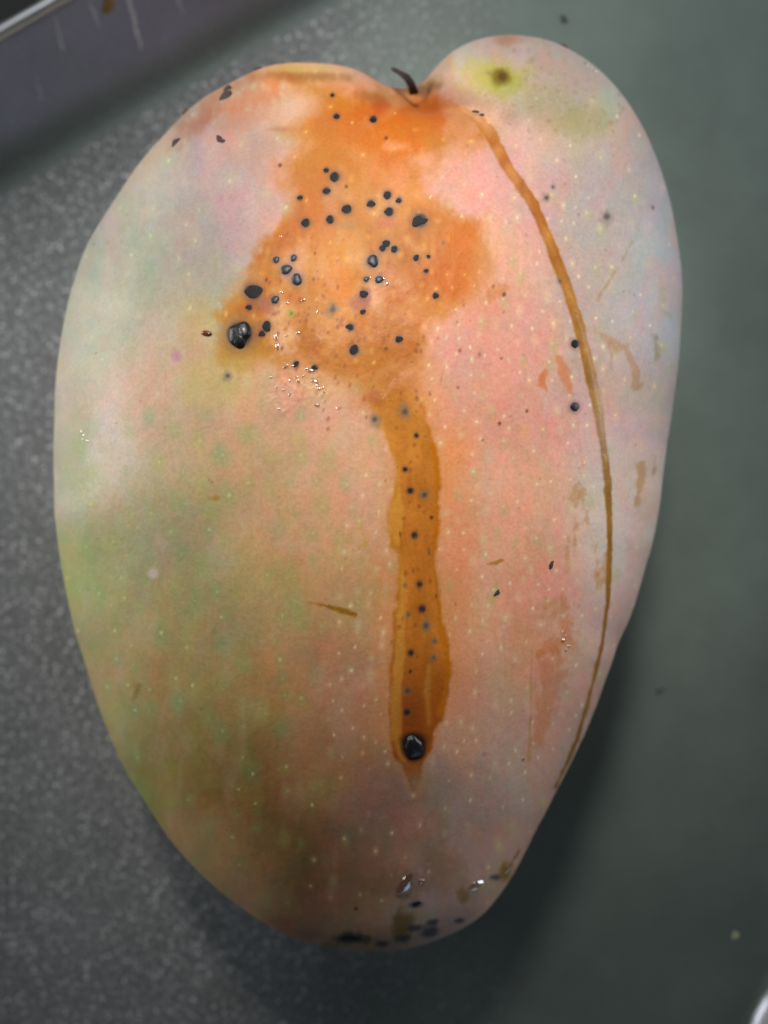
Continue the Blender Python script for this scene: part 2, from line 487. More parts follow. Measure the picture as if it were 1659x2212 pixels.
C[..., 2] -= 5 * sstep(900, 600, X) * sstep(600, 1000, Y); C[..., 1] -= 2 * sstep(900, 600, X) * sstep(600, 1000, Y)
lobe = np.maximum(np.exp(-((X - 1170) / 190) ** 2 - ((Y - 150) / 110) ** 2), .55 * np.exp(-((X - 1370) / 150) ** 2 - ((Y - 400) / 260) ** 2))[..., None]
C = C * (1 - .7 * lobe) + np.array((156, 143, 144), np.float32) * .7 * lobe
grey_ = C.mean(-1, keepdims=True)
C = grey_ + (C - grey_) * 0.94
gloss = np.zeros((RH, RW), np.float32)                        # 0 waxy .. 1 wet
relief = np.zeros((RH, RW), np.float32)                       # millimetres

def blend(mask, col, a=1.0):
    global C
    m = (mask * a)[..., None]
    C = C * (1 - m) + np.asarray(col, np.float32) * m

# mottling of the blush: lengthwise streaky, and blotches of green and rose
n1 = vnoise(70, 150, 4); n2 = vnoise(36, 60, 3); n3 = vnoise(120, 120, 4); n4 = vnoise(10, 14, 2); n5 = vnoise(200, 260, 3)
n6 = vnoise(22, 30, 3)
C[..., 0] += 6 * n1 + 5 * n2 + 3.5 * n4 + 2 * n3 + 5 * n6
C[..., 1] += -4 * n1 - 1 * n2 + 3.5 * n4 + 4 * n3 - 1 * n6
C[..., 2] += -3 * n1 + 4 * n2 + 3.5 * n4 - 3 * n3 + 2 * n5 - 3 * n6
green = sstep(0.15, 0.75, vnoise(110, 140, 3)) * sstep(760, 420, X) * sstep(500, 1000, Y)
blend(green, (140, 146, 98), 0.22)
bloom = sstep(0.1, 0.8, vnoise(60, 120, 4))
blend(bloom, (205, 190, 182), 0.16)
rose = sstep(0.1, 0.7, vnoise(90, 160, 3)) * sstep(500, 900, X)
blend(rose, (228, 146, 116), 0.22)

def sdf(poly):
    poly = np.array(poly, np.float32); best = np.full(X.shape, 1e9, np.float32); inside = np.zeros(X.shape, bool)
    x0, y0 = poly.min(0) - 70; x1, y1 = poly.max(0) + 70
    ya, yb = max(0, int(y0 * SC)), min(RH, int(y1 * SC)); xa, xb = max(0, int(x0 * SC)), min(RW, int(x1 * SC))
    xs, ys = X[ya:yb, xa:xb], Y[ya:yb, xa:xb]
    bb = np.full(xs.shape, 1e9, np.float32); ins = np.zeros(xs.shape, bool)
    for i in range(len(poly)):
        ax_, ay_ = poly[i]; bx_, by_ = poly[(i + 1) % len(poly)]
        ex, ey = bx_ - ax_, by_ - ay_
        t = np.clip(((xs - ax_) * ex + (ys - ay_) * ey) / (ex * ex + ey * ey + 1e-6), 0, 1)
        bb = np.minimum(bb, (xs - ax_ - t * ex) ** 2 + (ys - ay_ - t * ey) ** 2)
        if ay_ != by_:
            c = ((ay_ > ys) != (by_ > ys)) & (xs < ex * (ys - ay_) / ey + ax_)
            ins ^= c
    dd = np.sqrt(bb) * np.where(ins, -1, 1)
    res = np.full(X.shape, 60.0, np.float32); res[ya:yb, xa:xb] = dd
    return res

def stroke(pts):
    """signed distance to a line of varying width; pts (x, y, width)"""
    res = np.full(X.shape, 60.0, np.float32)
    p = np.array(pts, np.float32)
    x0, y0 = p[:, :2].min(0) - 60; x1, y1 = p[:, :2].max(0) + 60
    ya, yb = max(0, int(y0 * SC)), min(RH, int(y1 * SC)); xa, xb = max(0, int(x0 * SC)), min(RW, int(x1 * SC))
    xs, ys = X[ya:yb, xa:xb], Y[ya:yb, xa:xb]; bb = np.full(xs.shape, 60.0, np.float32)
    for (a, b) in zip(p[:-1], p[1:]):
        ex, ey = b[0] - a[0], b[1] - a[1]
        t = np.clip(((xs - a[0]) * ex + (ys - a[1]) * ey) / (ex * ex + ey * ey + 1e-6), 0, 1)
        d = np.hypot(xs - a[0] - t * ex, ys - a[1] - t * ey) - 0.5 * (a[2] + (b[2] - a[2]) * t)
        bb = np.minimum(bb, d)
    res[ya:yb, xa:xb] = bb
    return res

def spot(px, py, rx, ry, col, a=1.0, soft=0.5, rot=0.0, gl=0.0, rag=0.0):
    R = max(rx, ry) * (1 + soft) + 6
    ya, yb = max(0, int((py - R) * SC)), min(RH, int((py + R) * SC) + 1)
    xa, xb = max(0, int((px - R) * SC)), min(RW, int((px + R) * SC) + 1)
    dx, dy = X[ya:yb, xa:xb] - px, Y[ya:yb, xa:xb] - py
    c, s = math.cos(rot), math.sin(rot)
    u, v = (dx * c + dy * s) / rx, (-dx * s + dy * c) / ry
    d = np.hypot(u, v)
    if rag: d = d + rag * n2[ya:yb, xa:xb] + rag * 0.7 * n4[ya:yb, xa:xb]
    m = (1 - sstep(1 - soft, 1 + soft, d)) * a
    C[ya:yb, xa:xb] = C[ya:yb, xa:xb] * (1 - m[..., None]) + np.asarray(col, np.float32) * m[..., None]
    if gl: gloss[ya:yb, xa:xb] = np.maximum(gloss[ya:yb, xa:xb], m * gl)

# ---- orange wash of dried sap
WASH = [(600,150),(690,172),(740,185),(800,200),(870,198),(930,203),(1000,222),(1048,258),(1070,300),(1035,315),(1000,320),(968,335),(945,362),
 (925,385),(912,405),(915,425),(930,430),(985,455),(1040,485),(1058,540),(1050,600),(1020,650),(960,680),(930,715),(922,770),(905,800),
 (915,880),(925,930),(850,950),(825,905),(800,870),(760,840),(700,818),(640,800),(600,785),(560,775),(520,800),(475,795),(458,760),(475,705),(440,685),(495,650),(535,595),
 (558,515),(598,500),(622,432),(603,385),(600,350),(645,312),(610,290),(598,268),(665,240),(690,215),(640,190)]
wash_d = sdf(WASH) + 16 * vnoise(60, 60, 3) + 5 * n4
soft_ = 14 + 34 * sstep(-.4, .6, vnoise(110, 110, 2)) + 14 * np.exp(-((X - 1000) / 120) ** 2 - ((Y - 380) / 130) ** 2)
wash = np.clip((soft_ * .9 - wash_d) / (soft_ * 2.0), 0, 1); wash = wash * wash * (3 - 2 * wash)
wcol = np.zeros_like(C)
wcol[...] = (208, 148, 84)
for msk, col, al in ((sstep(-.1, 0.6, vnoise(80, 100, 4)), (224, 132, 46), .8), (sstep(0.1, 0.7, vnoise(48, 70, 4)), (218, 160, 76), .75), (sstep(0.15, 0.8, vnoise(34, 50, 4)), (190, 116, 58), .6),
                     (sstep(0.25, 0.8, vnoise(26, 40, 3)), (226, 168, 118), .6), (sstep(0.2, 0.8, vnoise(16, 22, 2)), (232, 146, 56), .4)):
    wcol = wcol * (1 - al * msk[..., None]) + np.array(col, np.float32) * al * msk[..., None]
def wblob(px, py, sx, sy, col, a):
    global wcol
    m = (np.exp(-((X - px) / sx) ** 2 - ((Y - py) / sy) ** 2) * a)[..., None]
    wcol = wcol * (1 - m) + np.array(col, np.float32) * m
for t in [(800,250,110,45,(228,122,40),.9),(720,300,90,40,(216,140,72),.6),(830,320,70,40,(235,140,40),.8),(950,250,70,40,(205,112,55),.8),(740,225,30,35,(225,150,50),.8),
          (1000,520,60,70,(235,138,44),.85),(985,610,70,50,(232,130,42),.8),(880,560,60,60,(212,140,68),.5),(720,560,60,60,(240,170,64),.85),(740,640,45,80,(246,160,50),.9),(900,420,60,40,(240,176,90),.8),(960,690,60,40,(240,168,80),.7),(640,330,60,40,(222,164,100),.6),(780,420,50,60,(228,172,100),.7),
          (520,740,70,60,(200,150,70),.9),(500,790,50,30,(196,158,62),.8),(560,760,40,30,(200,158,50),.7),(640,760,70,50,(208,134,60),.7),(860,720,60,70,(206,138,62),.8),(850,810,60,60,(204,134,48),.8),
          (690,420,80,70,(218,140,78),.7),(610,520,50,40,(206,120,55),.7),(660,200,60,30,(205,135,70),.8),(620,168,50,14,(190,125,62),.9)]:
    wblob(*t)
wcol = wcol * np.array((0.88, 0.765, 0.42), np.float32)
thin_ = 1 - .38 * sstep(.1, .8, vnoise(60, 80, 3))
C = C * (1 - (0.93 * wash * thin_)[..., None]) + wcol * (0.93 * wash * thin_)[..., None]
glow_ = np.exp(-(np.clip(wash_d, 0, 80) / 34.0) ** 2) * sstep(-.5, .6, vnoise(80, 90, 3))
blend(glow_ * (1 - wash), (226, 156, 104), 0.38)
gloss = np.maximum(gloss, wash * (0.10 + 0.35 * sstep(0.1, .7, vnoise(50, 60, 3))))
edge = np.exp(-((wash_d + 4) / 7.0) ** 2)
blend(edge * sstep(250, 420, Y) * sstep(-.2, .5, n3), (190, 120, 44), 0.30)
# yellow-green soft border at the lower left of the wash, soft orange glow at the right
for a in [(480,820,80,60,(190,175,100),.55),(450,700,50,50,(200,165,90),.4),(990,960,40,60,(238,150,90),.5),(960,1040,30,90,(238,150,85),.5),(985,1130,35,130,(236,150,95),.45),(830,1350,30,200,(225,150,90),.35),(990,1350,35,200,(225,135,80),.4),(930,880,40,70,(236,158,90),.4)]:
    spot(a[0], a[1], a[2], a[3], a[4], a[5], 0.9, rag=0.15)
# places where the wash is thin and pink skin shows
for a in [(855,318,26,11,(232,160,130)),(905,345,30,22,(232,165,150)),(640,560,30,42,(226,172,140)),(600,690,32,40,(226,180,145)),(620,730,16,26,(232,190,160)),(760,560,22,14,(226,165,120)),(830,450,40,30,(216,158,100)),(735,700,28,34,(222,168,115)),(720,840,60,26,(222,178,130)),(800,650,26,30,(220,165,120)),(560,250,70,40,(214,172,150)),(640,240,40,30,(216,175,158))]:
    spot(*a, a=0.55, soft=0.8, rag=0.5)

# ---- lenticels
pts = []
cell = {}
def far(px, py, dmin):
    i, j = int(px // 40), int(py // 40)
    for a in range(i - 2, i + 3):
        for b in range(j - 2, j + 3):
            for q in cell.get((a, b), ()):
                if (q[0] - px) ** 2 + (q[1] - py) ** 2 < dmin * dmin: return False
    return True
for k in range(26000):
    px, py = random.uniform(120, 1470), random.uniform(200, 1950)
    left = px < 760 - 0.1 * (py - 1000)
    dm = 44 if left else (30 if px < 1330 else 48)
    if py < 420: dm = 52
    if py > 1650: dm = 46
    if far(px, py, dm * random.uniform(0.8, 1.5)):
        cell.setdefault((int(px // 40), int(py // 40)), []).append((px, py)); pts.append((px, py, left))
for px, py, left in pts:
    inw = wash[min(RH - 1, int(py * SC)), min(RW - 1, int(px * SC))] > 0.5
    if inw:
        spot(px, py, random.uniform(3, 8), random.uniform(4, 9), (236, 176, 84), random.uniform(.0, .45), 0.9)
        if random.random() < .25: spot(px, py, 2.4, 2.6, (244, 206, 140), .55, 0.6)
    elif left:
        low = py > 880
        if random.random() < .25: continue
        h = random.uniform(6, 20)
        gcol = random.choice([(140, 172, 96), (150, 168, 92), (172, 176, 96), (120, 165, 110)]) if low else random.choice([(195, 195, 155), (205, 200, 165), (170, 180, 140)])
        spot(px + random.uniform(-4, 4), py + random.uniform(-4, 6), h, h * random.uniform(1, 1.7), gcol, random.uniform(.12, .42) if low else random.uniform(.08, .3), 0.95)
        cs_ = random.uniform(1.6, 3.6)
        if random.random() < .7: spot(px, py, cs_, cs_ * 1.15, (214, 210, 160), random.uniform(.15, .8), 0.7)
    else:
        a = random.uniform(.05, .60) ** 1.2 * (1.0 if py < 1500 else .6) * (0.55 if px > 1330 else 1)
        h = random.uniform(2.8, 8.5)
        spot(px, py, h, h * random.uniform(1.1, 2.0), random.choice([(232, 200, 158), (226, 205, 165), (235, 190, 150), (214, 200, 150)]), a, 0.8)
        if random.random() < .6: spot(px, py, 2.6, 2.9, (248, 230, 190), random.uniform(.3, .9), 0.55)
        if random.random() < .10: spot(px + 3, py + 8, 9, 14, (170, 175, 105), .3, 0.9)

# ---- the shoulder lobe at the top: yellow-green patch round a brown scar
for a in [(1080,165,75,34,(182,172,84),.5),(1088,168,36,24,(148,154,40),.7),(1050,160,30,14,(160,156,70),.5),(1115,185,24,16,(160,158,70),.5),(1160,210,60,32,(168,160,112),.45),(1245,265,56,28,(152,144,82),.55),(1210,240,60,40,(164,152,118),.4),(1020,160,40,30,(190,175,105),.5),
          (1100,84,24,10,(165,115,85),.7),(1200,140,50,12,(190,150,130),.4),(1240,180,40,30,(185,155,140),.45),(1130,290,90,40,(208,168,150),.35),(960,130,16,20,(170,140,110),.5),(930,180,20,16,(165,130,70),.6)]:
    spot(a[0], a[1], a[2], a[3], a[4], a[5], 0.75, rag=0.35)
spot(1083, 165, 20, 17, (112, 92, 24), .9, 0.5, rag=0.2)
spot(1085, 164, 9, 9, (84, 58, 22), .9, 0.6)
for k in range(80):
    px, py = random.gauss(1190, 90), random.gauss(190, 60)
    spot(px, py, random.uniform(2, 6), random.uniform(2, 6), (130, 110, 85), random.uniform(.1, .4), .7)
# upper left shoulder: brown scuffs
for a in [(520,260,80,28,(178,118,92),.55,-.5),(470,240,70,22,(182,118,92),.55,-.5),(430,270,46,18,(150,98,78),.6,-.7),(600,160,60,10,(176,104,60),.6,-.1),(500,195,50,12,(168,110,84),.55,-.5),(560,215,60,18,(196,120,80),.5,-.3),(500,330,50,26,(196,140,124),.4,-.4),(610,170,40,12,(165,105,50),.6,0),(690,165,50,9,(150,100,45),.6,.1),(640,150,70,8,(215,180,110),.7,0),(590,185,20,20,(222,125,70),.6,0),(480,300,40,22,(214,150,140),.4,0),(330,330,20,60,(200,150,120),.3,.6),(800,215,40,10,(160,90,40),.5,.3),(820,240,14,14,(190,80,30),.6,0),(395,255,26,12,(150,120,100),.4,-.7)]:
    spot(a[0], a[1], a[2], a[3], a[4], a[5], 0.8, rot=a[6], rag=0.4)

# ---- smears and rubbed marks
def smear(pts, col, a, rag=4, soft=6, gl=.3):
    d = stroke(pts) + rag * n2 + rag * n4
    m = 1 - sstep(-soft, soft * .6, d)
    blend(m, col, a)
    global gloss
    gloss = np.maximum(gloss, m * gl)
smear([(1285,715,12),(1310,730,16),(1335,752,14),(1352,750,12),(1370,795,18),(1375,835,14)], (176, 132, 92), .65)
smear([(1318,745,10),(1320,790,6)], (178, 134, 92), .55)
smear([(1366,523,5),(1335,575,4),(1300,630,4),(1290,648,8)], (172, 132, 92), .65, 1.5, 3)
smear([(1176,800,14),(1170,820,24),(1178,838,14)], (206, 112, 62), .75)
smear([(1208,775,22),(1215,800,30),(1232,845,18)], (208, 122, 76), .7)
smear([(1415,725,8),(1418,770,12)], (150, 138, 96), .6)
smear([(1425,600,10),(1438,680,14)], (160, 168, 112), .5, 6, 10)
smear([(1384,1000,14),(1385,1040,20),(1372,1090,14)], (186, 142, 86), .65)
smear([(1415,985,6),(1412,1025,7)], (160, 132, 96), .5)
smear([(1142,895,6),(1135,925,22),(1138,940,16)], (226, 160, 112), .5)
smear([(1245,870,5),(1250,940,7),(1258,1010,8)], (216, 140, 110), .45, 2)
for (x0, y0, x1, y1, w) in [(1245,1050,1242,1190,10),(1262,1060,1258,1110,9),(1268,1110,1270,1160,8),(1226,1160,1225,1240,8),(1290,1180,1288,1240,9),(1310,1195,1304,1250,14),(1298,1230,1290,1270,12),(1180,1290,1178,1330,8),(1200,1270,1196,1330,7)]:
    smear([(x0, y0, w), (x1, y1, w * .8)], (196, 138, 84), .5, 5, 6)
smear([(1215,1290,14),(1228,1340,26),(1225,1385,40),(1200,1395,30),(1160,1420,18)], (206, 126, 76), .55, 8, 10)
smear([(1185,1430,50),(1195,1490,60),(1175,1560,50),(1165,1600,20)], (200, 122, 78), .5, 12, 14)
smear([(1148,1400,4),(1147,1500,5),(1142,1640,5)], (178, 136, 70), .5, 2, 3)
smear([(1052,1218,7),(1070,1217,12),(1084,1211,8)], (176, 124, 48), .85, 2, 3)
smear([(1072,1230,12),(1070,1270,20),(1058,1310,14)], (170, 176, 92), .55, 6, 12)
smear([(668,1301,2),(700,1307,7),(740,1318,10),(768,1328,10)], (150, 104, 22), .95, 1, 2, .5)
smear([(786,1090,3),(780,1130,4),(784,1160,4),(793,1180,5)], (206, 160, 70), .8, 1, 2)
smear([(772,1186,3),(784,1176,4)], (206, 160, 70), .8, 1, 2)
smear([(455,1077,10),(470,1077,8)], (170, 128, 50), .7, 2, 4)
smear([(960,790,3),(950,830,4)], (190, 130, 60), .5, 1, 2)
smear([(300,1480,16),(290,1510,12)], (130, 108, 52), .7, 3, 8)
smear([(1095,620,20),(1060,640,26)], (200, 130, 75), .6, 6, 8)
smear([(1050,430,8),(1055,560,8)], (205, 145, 90), .4, 5, 8)
smear([(930,1755,6),(900,1800,5)], (150, 110, 60), .3)
# olive dirt at the blossom end
for a in [(869,1998,22,30,(120,92,30),.85),(1094,1882,13,24,(132,100,24),.85),(760,2030,34,9,(96,92,30),.8),(700,2045,40,6,(120,105,50),.5),(1000,1935,14,14,(135,98,40),.6),(870,1905,60,30,(140,95,55),.35),(960,1880,50,50,(150,105,60),.3)]:
    spot(*a[:5], a=a[5], soft=.5, rag=.3)
spot(329, 1239, 11, 11, (206, 196, 190), .6, .6)
spot(382, 770, 9, 12, (180, 120, 150), .7, .8)

# ---- sap run down the middle
RUN = [(860,790),(800,858),(770,846),(800,875),(822,910),(840,960),(852,1010),(850,1060),(838,1130),(842,1180),(862,1195),(855,1260),(850,1340),(846,1400),(838,1440),(842,1480),
 (846,1530),(846,1590),(852,1635),(868,1655),(882,1680),(892,1706),(902,1690),(908,1655),(930,1620),(938,1580),(958,1545),(970,1500),(974,1450),(968,1395),(958,1345),(952,1290),
 (948,1230),(944,1195),(948,1150),(951,1090),(952,1030),(944,975),(930,930),(912,880),(898,840),(890,790)]
run_d = sdf(RUN) + 4.0 * n2 + 2.0 * n4
run = (1 - sstep(-6, 6, run_d + 3 * vnoise(22, 40, 2))) * (1 - .75 * sstep(1630, 1700, Y)) * sstep(790, 940, Y + 16 * n2)
run_film = run_d + 14 * (1 - sstep(850, 990, Y))
rc = np.zeros_like(C)
BR_ = 1.10
topm = sstep(820, 1150, Y)[..., None]
rc[...] = np.array((198, 134, 58)) * (1 - topm) + np.array((188, 116, 42)) * topm
rn = vnoise(26, 70, 4)
rc += rn[..., None] * np.array((14, 12, 9), np.float32)
low = sstep(1350, 1560, Y)[..., None]
rc = rc * (1 - low) + np.array((156, 82, 24)) * low
# pale left margin and dark meandering right margin, as the sap dried in two pulls
lm = stroke([(812,890,8),(850,1000,24),(856,1100,30),(850,1180,30),(868,1280,22),(862,1380,24),(858,1480,22),(856,1580,20),(872,1640,10)]) + 4 * n2
m_ = (1 - sstep(-5, 4, lm))[..., None] * .75
rc = rc * (1 - m_) + np.array((208, 152, 66)) * m_
rm = stroke([(905,830,14),(935,940,14),(946,1030,12),(945,1120,10),(938,1190,8),(950,1330,8),(966,1420,14),(966,1480,14),(950,1540,16)]) + 3 * n2
m_ = (1 - sstep(-5, 4, rm))[..., None] * .7
rc = rc * (1 - m_) + np.array((186, 108, 12)) * m_
pm = (1 - sstep(-4, 5, stroke([(926,1560,10),(922,1500,14),(926,1440,6)]) + 3 * n2))[..., None] * .6
rc = rc * (1 - pm) + np.array((188, 140, 66)) * pm
m_ = (np.exp(-((X - 890) / 26) ** 2 - ((Y - 1560) / 60) ** 2) * .6)[..., None]
rc = rc * (1 - m_) + np.array((120, 62, 26)) * m_
m_ = (np.exp(-((run_d + 4) / 4.5) ** 2) * .35 * sstep(-.5, .4, n2) * sstep(870, 960, Y))[..., None]
rc = rc * (1 - m_) + np.array((160, 96, 14)) * m_
rc = rc * BR_ * np.array((.95, .92, .86), np.float32)
C = C * (1 - 0.96 * run[..., None]) + rc * 0.96 * run[..., None]
halo = np.exp(-(np.clip(run_d, 0, 60) / 16.0) ** 2) * (run_d > -2) * sstep(900, 1000, Y)
blend(halo * (1 - run), (225, 150, 84), 0.30)
gloss = np.maximum(gloss, .8 * run)

# ---- long sap line over the right flank
LINE = [(985,232,8),(1030,256,24),(1058,287,29),(1100,367,27),(1150,438,28),(1188,527,26),(1224,619,26),(1247,695,25),(1268,774,26),(1289,871,25),(1302,955,20),(1312,1039,17),
 (1316,1123,13),(1317,1177,12),(1313,1299,9.5),(1299,1397,8.5),(1275,1490,8),(1246,1598,8),(1226,1647,7),(1200,1700,6)]
line_d = stroke([(a, b, c * .84) for a, b, c in LINE]) + 1.7 * n2 + 1.0 * n4
line = (1 - sstep(-2.2, 2.2, line_d)) * sstep(235, 320, Y)
line_film = line_d + 12 * (1 - sstep(250, 340, Y))
lc = np.zeros_like(C); t = sstep(250, 1000, Y)[..., None]
lc[...] = np.array((186, 116, 54)) * (1 - t) + np.array((146, 104, 34)) * t
lc += vnoise(24, 40, 3)[..., None] * np.array((22, 24, 18), np.float32)
C = C * (1 - .92 * line[..., None]) + lc * .95 * line[..., None]
m_ = np.exp(-((line_d + 2) / 2.5) ** 2) * .4
blend(m_, (168, 98, 30))
gloss = np.maximum(gloss, .75 * line)

# ---- brown specks scattered in the sap
for k in range(190):
    if k < 110: px, py = random.gauss(790, 110), random.gauss(720, 110)
    elif k < 150: px, py = random.gauss(640, 60), random.gauss(680, 60)
    else:
        py = random.uniform(850, 1620); px = 895 + random.gauss(0, 26)
    s = random.uniform(1.5, 4.2)
    spot(px, py, s, s * random.uniform(.8, 1.5), random.choice([(140, 66, 40), (128, 76, 40), (150, 80, 50)]), random.uniform(.35, .8), .6)
for a in [(780,655,18,14,(160,88,72)),(565,660,24,18,(150,85,72)),(635,590,20,12,(176,120,110)),(555,720,14,10,(170,100,70)),(750,487,26,9,(166,122,74)),(835,480,22,10,(190,98,78)),(805,860,20,14,(178,96,52)),(792,640,10,16,(150,80,60)),(600,280,28,5,(170,120,95))]:
    spot(*a, a=.6, soft=.7, rag=.4)
for k in range(240):                                   # stray fine specks
    px, py = random.uniform(180, 1430), random.uniform(220, 1900)
    s = random.uniform(1.2, 2.6)
    spot(px, py, s, s, (130, 84, 60), random.uniform(.15, .5), .7)

# ---- dark spots: (x, y, radius, kind); kinds: h hard black, b bluish, g soft grey halo, r small brown
SP = [(723,382,10,'h'),(705,368,5.5,'h'),(705,412,7.5,'h'),(648,427,5.5,'h'),(748,403,3.6,'r'),(605,357,4,'r'),(749,452,10,'h'),(660,481,9,'h'),(713,474,8.5,'h'),
 (801,440,8,'h'),(837,421,8.5,'h'),(862,433,6,'h'),(841,457,9.5,'h'),(907,476,14,'h'),(834,526,8,'h'),(826,536,7,'h'),(853,538,7.5,'h'),(805,564,12,'b'),(899,557,6,'h'),(926,554,4,'h'),
 (920,586,5,'h'),(958,525,3,'g'),(819,604,8,'b'),(791,603,5.5,'b'),(785,635,8.5,'h'),(784,674,5.5,'h'),(757,707,7.5,'h'),(765,757,10,'h'),(719,668,9,'g'),(596,561,6.5,'b'),(634,557,6.5,'b'),(618,582,10.5,'b'),
 (641,604,11,'b'),(549,630,15,'h'),(540,628,11,'h'),(538,664,6,'h'),(594,648,8,'b'),(517,722,25,'B'),(576,705,9.5,'h'),(566,721,6.5,'h'),(493,812,7,'g'),(639,787,6,'h'),(680,794,6,'h'),
 (862,733,7,'h'),(941,639,6,'h'),(834,753,4,'r'),(575,604,3.5,'r'),(629,677,4.5,'n'),(875,890,9,'g'),(809,906,8,'g'),(609,753,3,'r'),(834,300,3.5,'r'),(727,252,6,'h'),(806,260,7,'h'),(718,206,4,'h'),(680,547,2.6,'r'),
 (899,941,4.6,'h'),(875,1014,5,'h'),(886,1060,6.2,'h'),(917,1069,8,'g'),(932,1118,4,'r'),(895,1156,6.4,'h'),(864,1153,3,'r'),(927,1195,4,'g'),(906,1262,6,'h'),(942,1288,3,'r'),(875,1264,3.4,'g'),
 (912,1315,7.2,'h'),(882,1327,5,'g'),(920,1351,8.6,'g'),(938,1384,4,'g'),(887,1409,6,'h'),(936,1420,5,'g'),(886,1450,3.4,'h'),(880,1492,7.5,'g'),(879,1538,6.6,'h'),
 (1180,428,7,'g'),(1194,405,5,'g'),(1310,468,10,'g'),(1241,743,8,'h'),(1241,879,9,'b'),(1209,608,4,'g'),(1089,636,4,'r'),(1138,888,3,'r'),(1411,449,4,'g'),(1083,774,2.4,'r'),(1079,915,3.5,'r'),
 (899,1953,10,'E'),(935,1991,9,'e'),(899,2003,11,'e'),(929,2013,15,'e'),(869,2025,12,'e'),(757,2027,18,'E'),(825,2039,9,'e'),(991,1989,7,'e'),(1070,1895,8,'e'),(769,1963,4,'r')]
HARD = []
for (px, py, r, k) in SP:
    if k in 'hbB':
        spot(px, py, r * 1.55, r * 1.55, (120, 96, 92) if k != 'h' else (128, 84, 62), .55, .6)
        spot(px, py, r * 1.02, r * 1.02, (48, 42, 46), .95, .25)
        HARD.append((px, py, r * 1.1, k))
    elif k == 'g':
        spot(px, py, r * 1.35, r * 1.5, (120, 112, 98), .55, .7, rag=.4)
        spot(px, py, r * .62, r * .62, (70, 66, 74), .8, .7)
    elif k == 'n':
        spot(px, py, r * 2, r * 2, (160, 160, 50), .8, .8); spot(px, py, r * .7, r * .7, (70, 84, 30), .9, .6)
    elif k == 'r':
        spot(px, py, r, r * 1.1, (104, 52, 36), .9, .5)
    elif k in 'eE':
        spot(px, py, r * 1.35, r * .62, (66, 62, 66), .8, .6, rag=.25, rot=-.15)
        if k == 'E': HARD.append((px, py, r * .8, 'e'))
spot(888, 196, 30, 9, (92, 56, 38), .6, .7, rag=.4)
spot(935, 186, 16, 9, (120, 82, 52), .5, .7, rag=.4)
# end of the run: dark bead with a stained throat above it
spot(893, 1598, 28, 16, (60, 34, 26), .8, .5)
spot(893, 1614, 26, 28, (34, 24, 26), .9, .3)
# grazed wet patch where the skin glistens
wet = 1 - sstep(-20, 20, sdf([(575,795),(640,805),(690,805),(720,850),(700,890),(640,890),(600,900),(570,860)]) + 14 * n2)
gloss = np.maximum(gloss, .75 * wet)
relief += wet * np.clip(vnoise(9, 9, 2), 0, 1) * 0.10
gloss = np.maximum(gloss, .7 * (1 - sstep(-20, 20, sdf([(1195,1350),(1245,1350),(1250,1420),(1200,1420)]) + 10 * n2)))
relief += wash * 0.035 * np.clip(vnoise(40, 50, 3), -1, 1)
relief += 0.16 * vnoise(190, 260, 3) + 0.02 * vnoise(40, 60, 3)

# ---- carry the chart to the fruit
def sample(a, u, v):
    x = np.clip(u * SC - 0.5, 0, RW - 1.001); y = np.clip(v * SC - 0.5, 0, RH - 1.001)
    x0 = x.astype(int); y0 = y.astype(int); fx = x - x0; fy = y - y0
    if a.ndim == 3: fx = fx[:, None]; fy = fy[:, None]
    return (a[y0, x0] * (1 - fx) + a[y0, x0 + 1] * fx) * (1 - fy) + (a[y0 + 1, x0] * (1 - fx) + a[y0 + 1, x0 + 1] * fx) * fy

mango = empty('mango', (float(C0[0]), float(C0[1]), 0))
tag(mango, 'ripe pink and green mango with orange sap stains and black spots', 'mango')
ORG = np.array([C0[0], C0[1], 0.0])
skin_me = mesh_np('skin', V - ORG, F)
nv = len(V)
nrm = np.zeros(nv * 3, np.float32); skin_me.vertices.foreach_get('normal', nrm); nrm = nrm.reshape(-1, 3)
if nrm[NG * NG // 2 + NG // 2][2] < 0:
    F = F[:, ::-1].copy(); tri = tri[:, ::-1].copy()
# rebuild with the bottom cap and the fine relief
n_sign = 1.0 if nrm[NG * NG // 2 + NG // 2][2] > 0 else -1.0
nrm *= n_sign
U, W = to_chart(V)
V = V + nrm * (sample(relief, U, W) * 0.001)[:, None] * np.clip(nrm[:, 2] * 3, 0, 1)[:, None]
bpy.data.meshes.remove(skin_me)
skin_me = mesh_np('skin', V - ORG, F)
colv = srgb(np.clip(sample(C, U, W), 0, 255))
glv = sample(gloss, U, W)
def put_attr(me, col, gl):
    a = me.color_attributes.new('tint', 'FLOAT_COLOR', 'POINT')
    a.data.foreach_set('color', np.concatenate([col, np.ones((len(col), 1))], 1).astype(np.float32).ravel())
    g = me.attributes.new('wetness', 'FLOAT', 'POINT')
    g.data.foreach_set('value', gl.astype(np.float32))
put_attr(skin_me, colv, glv)

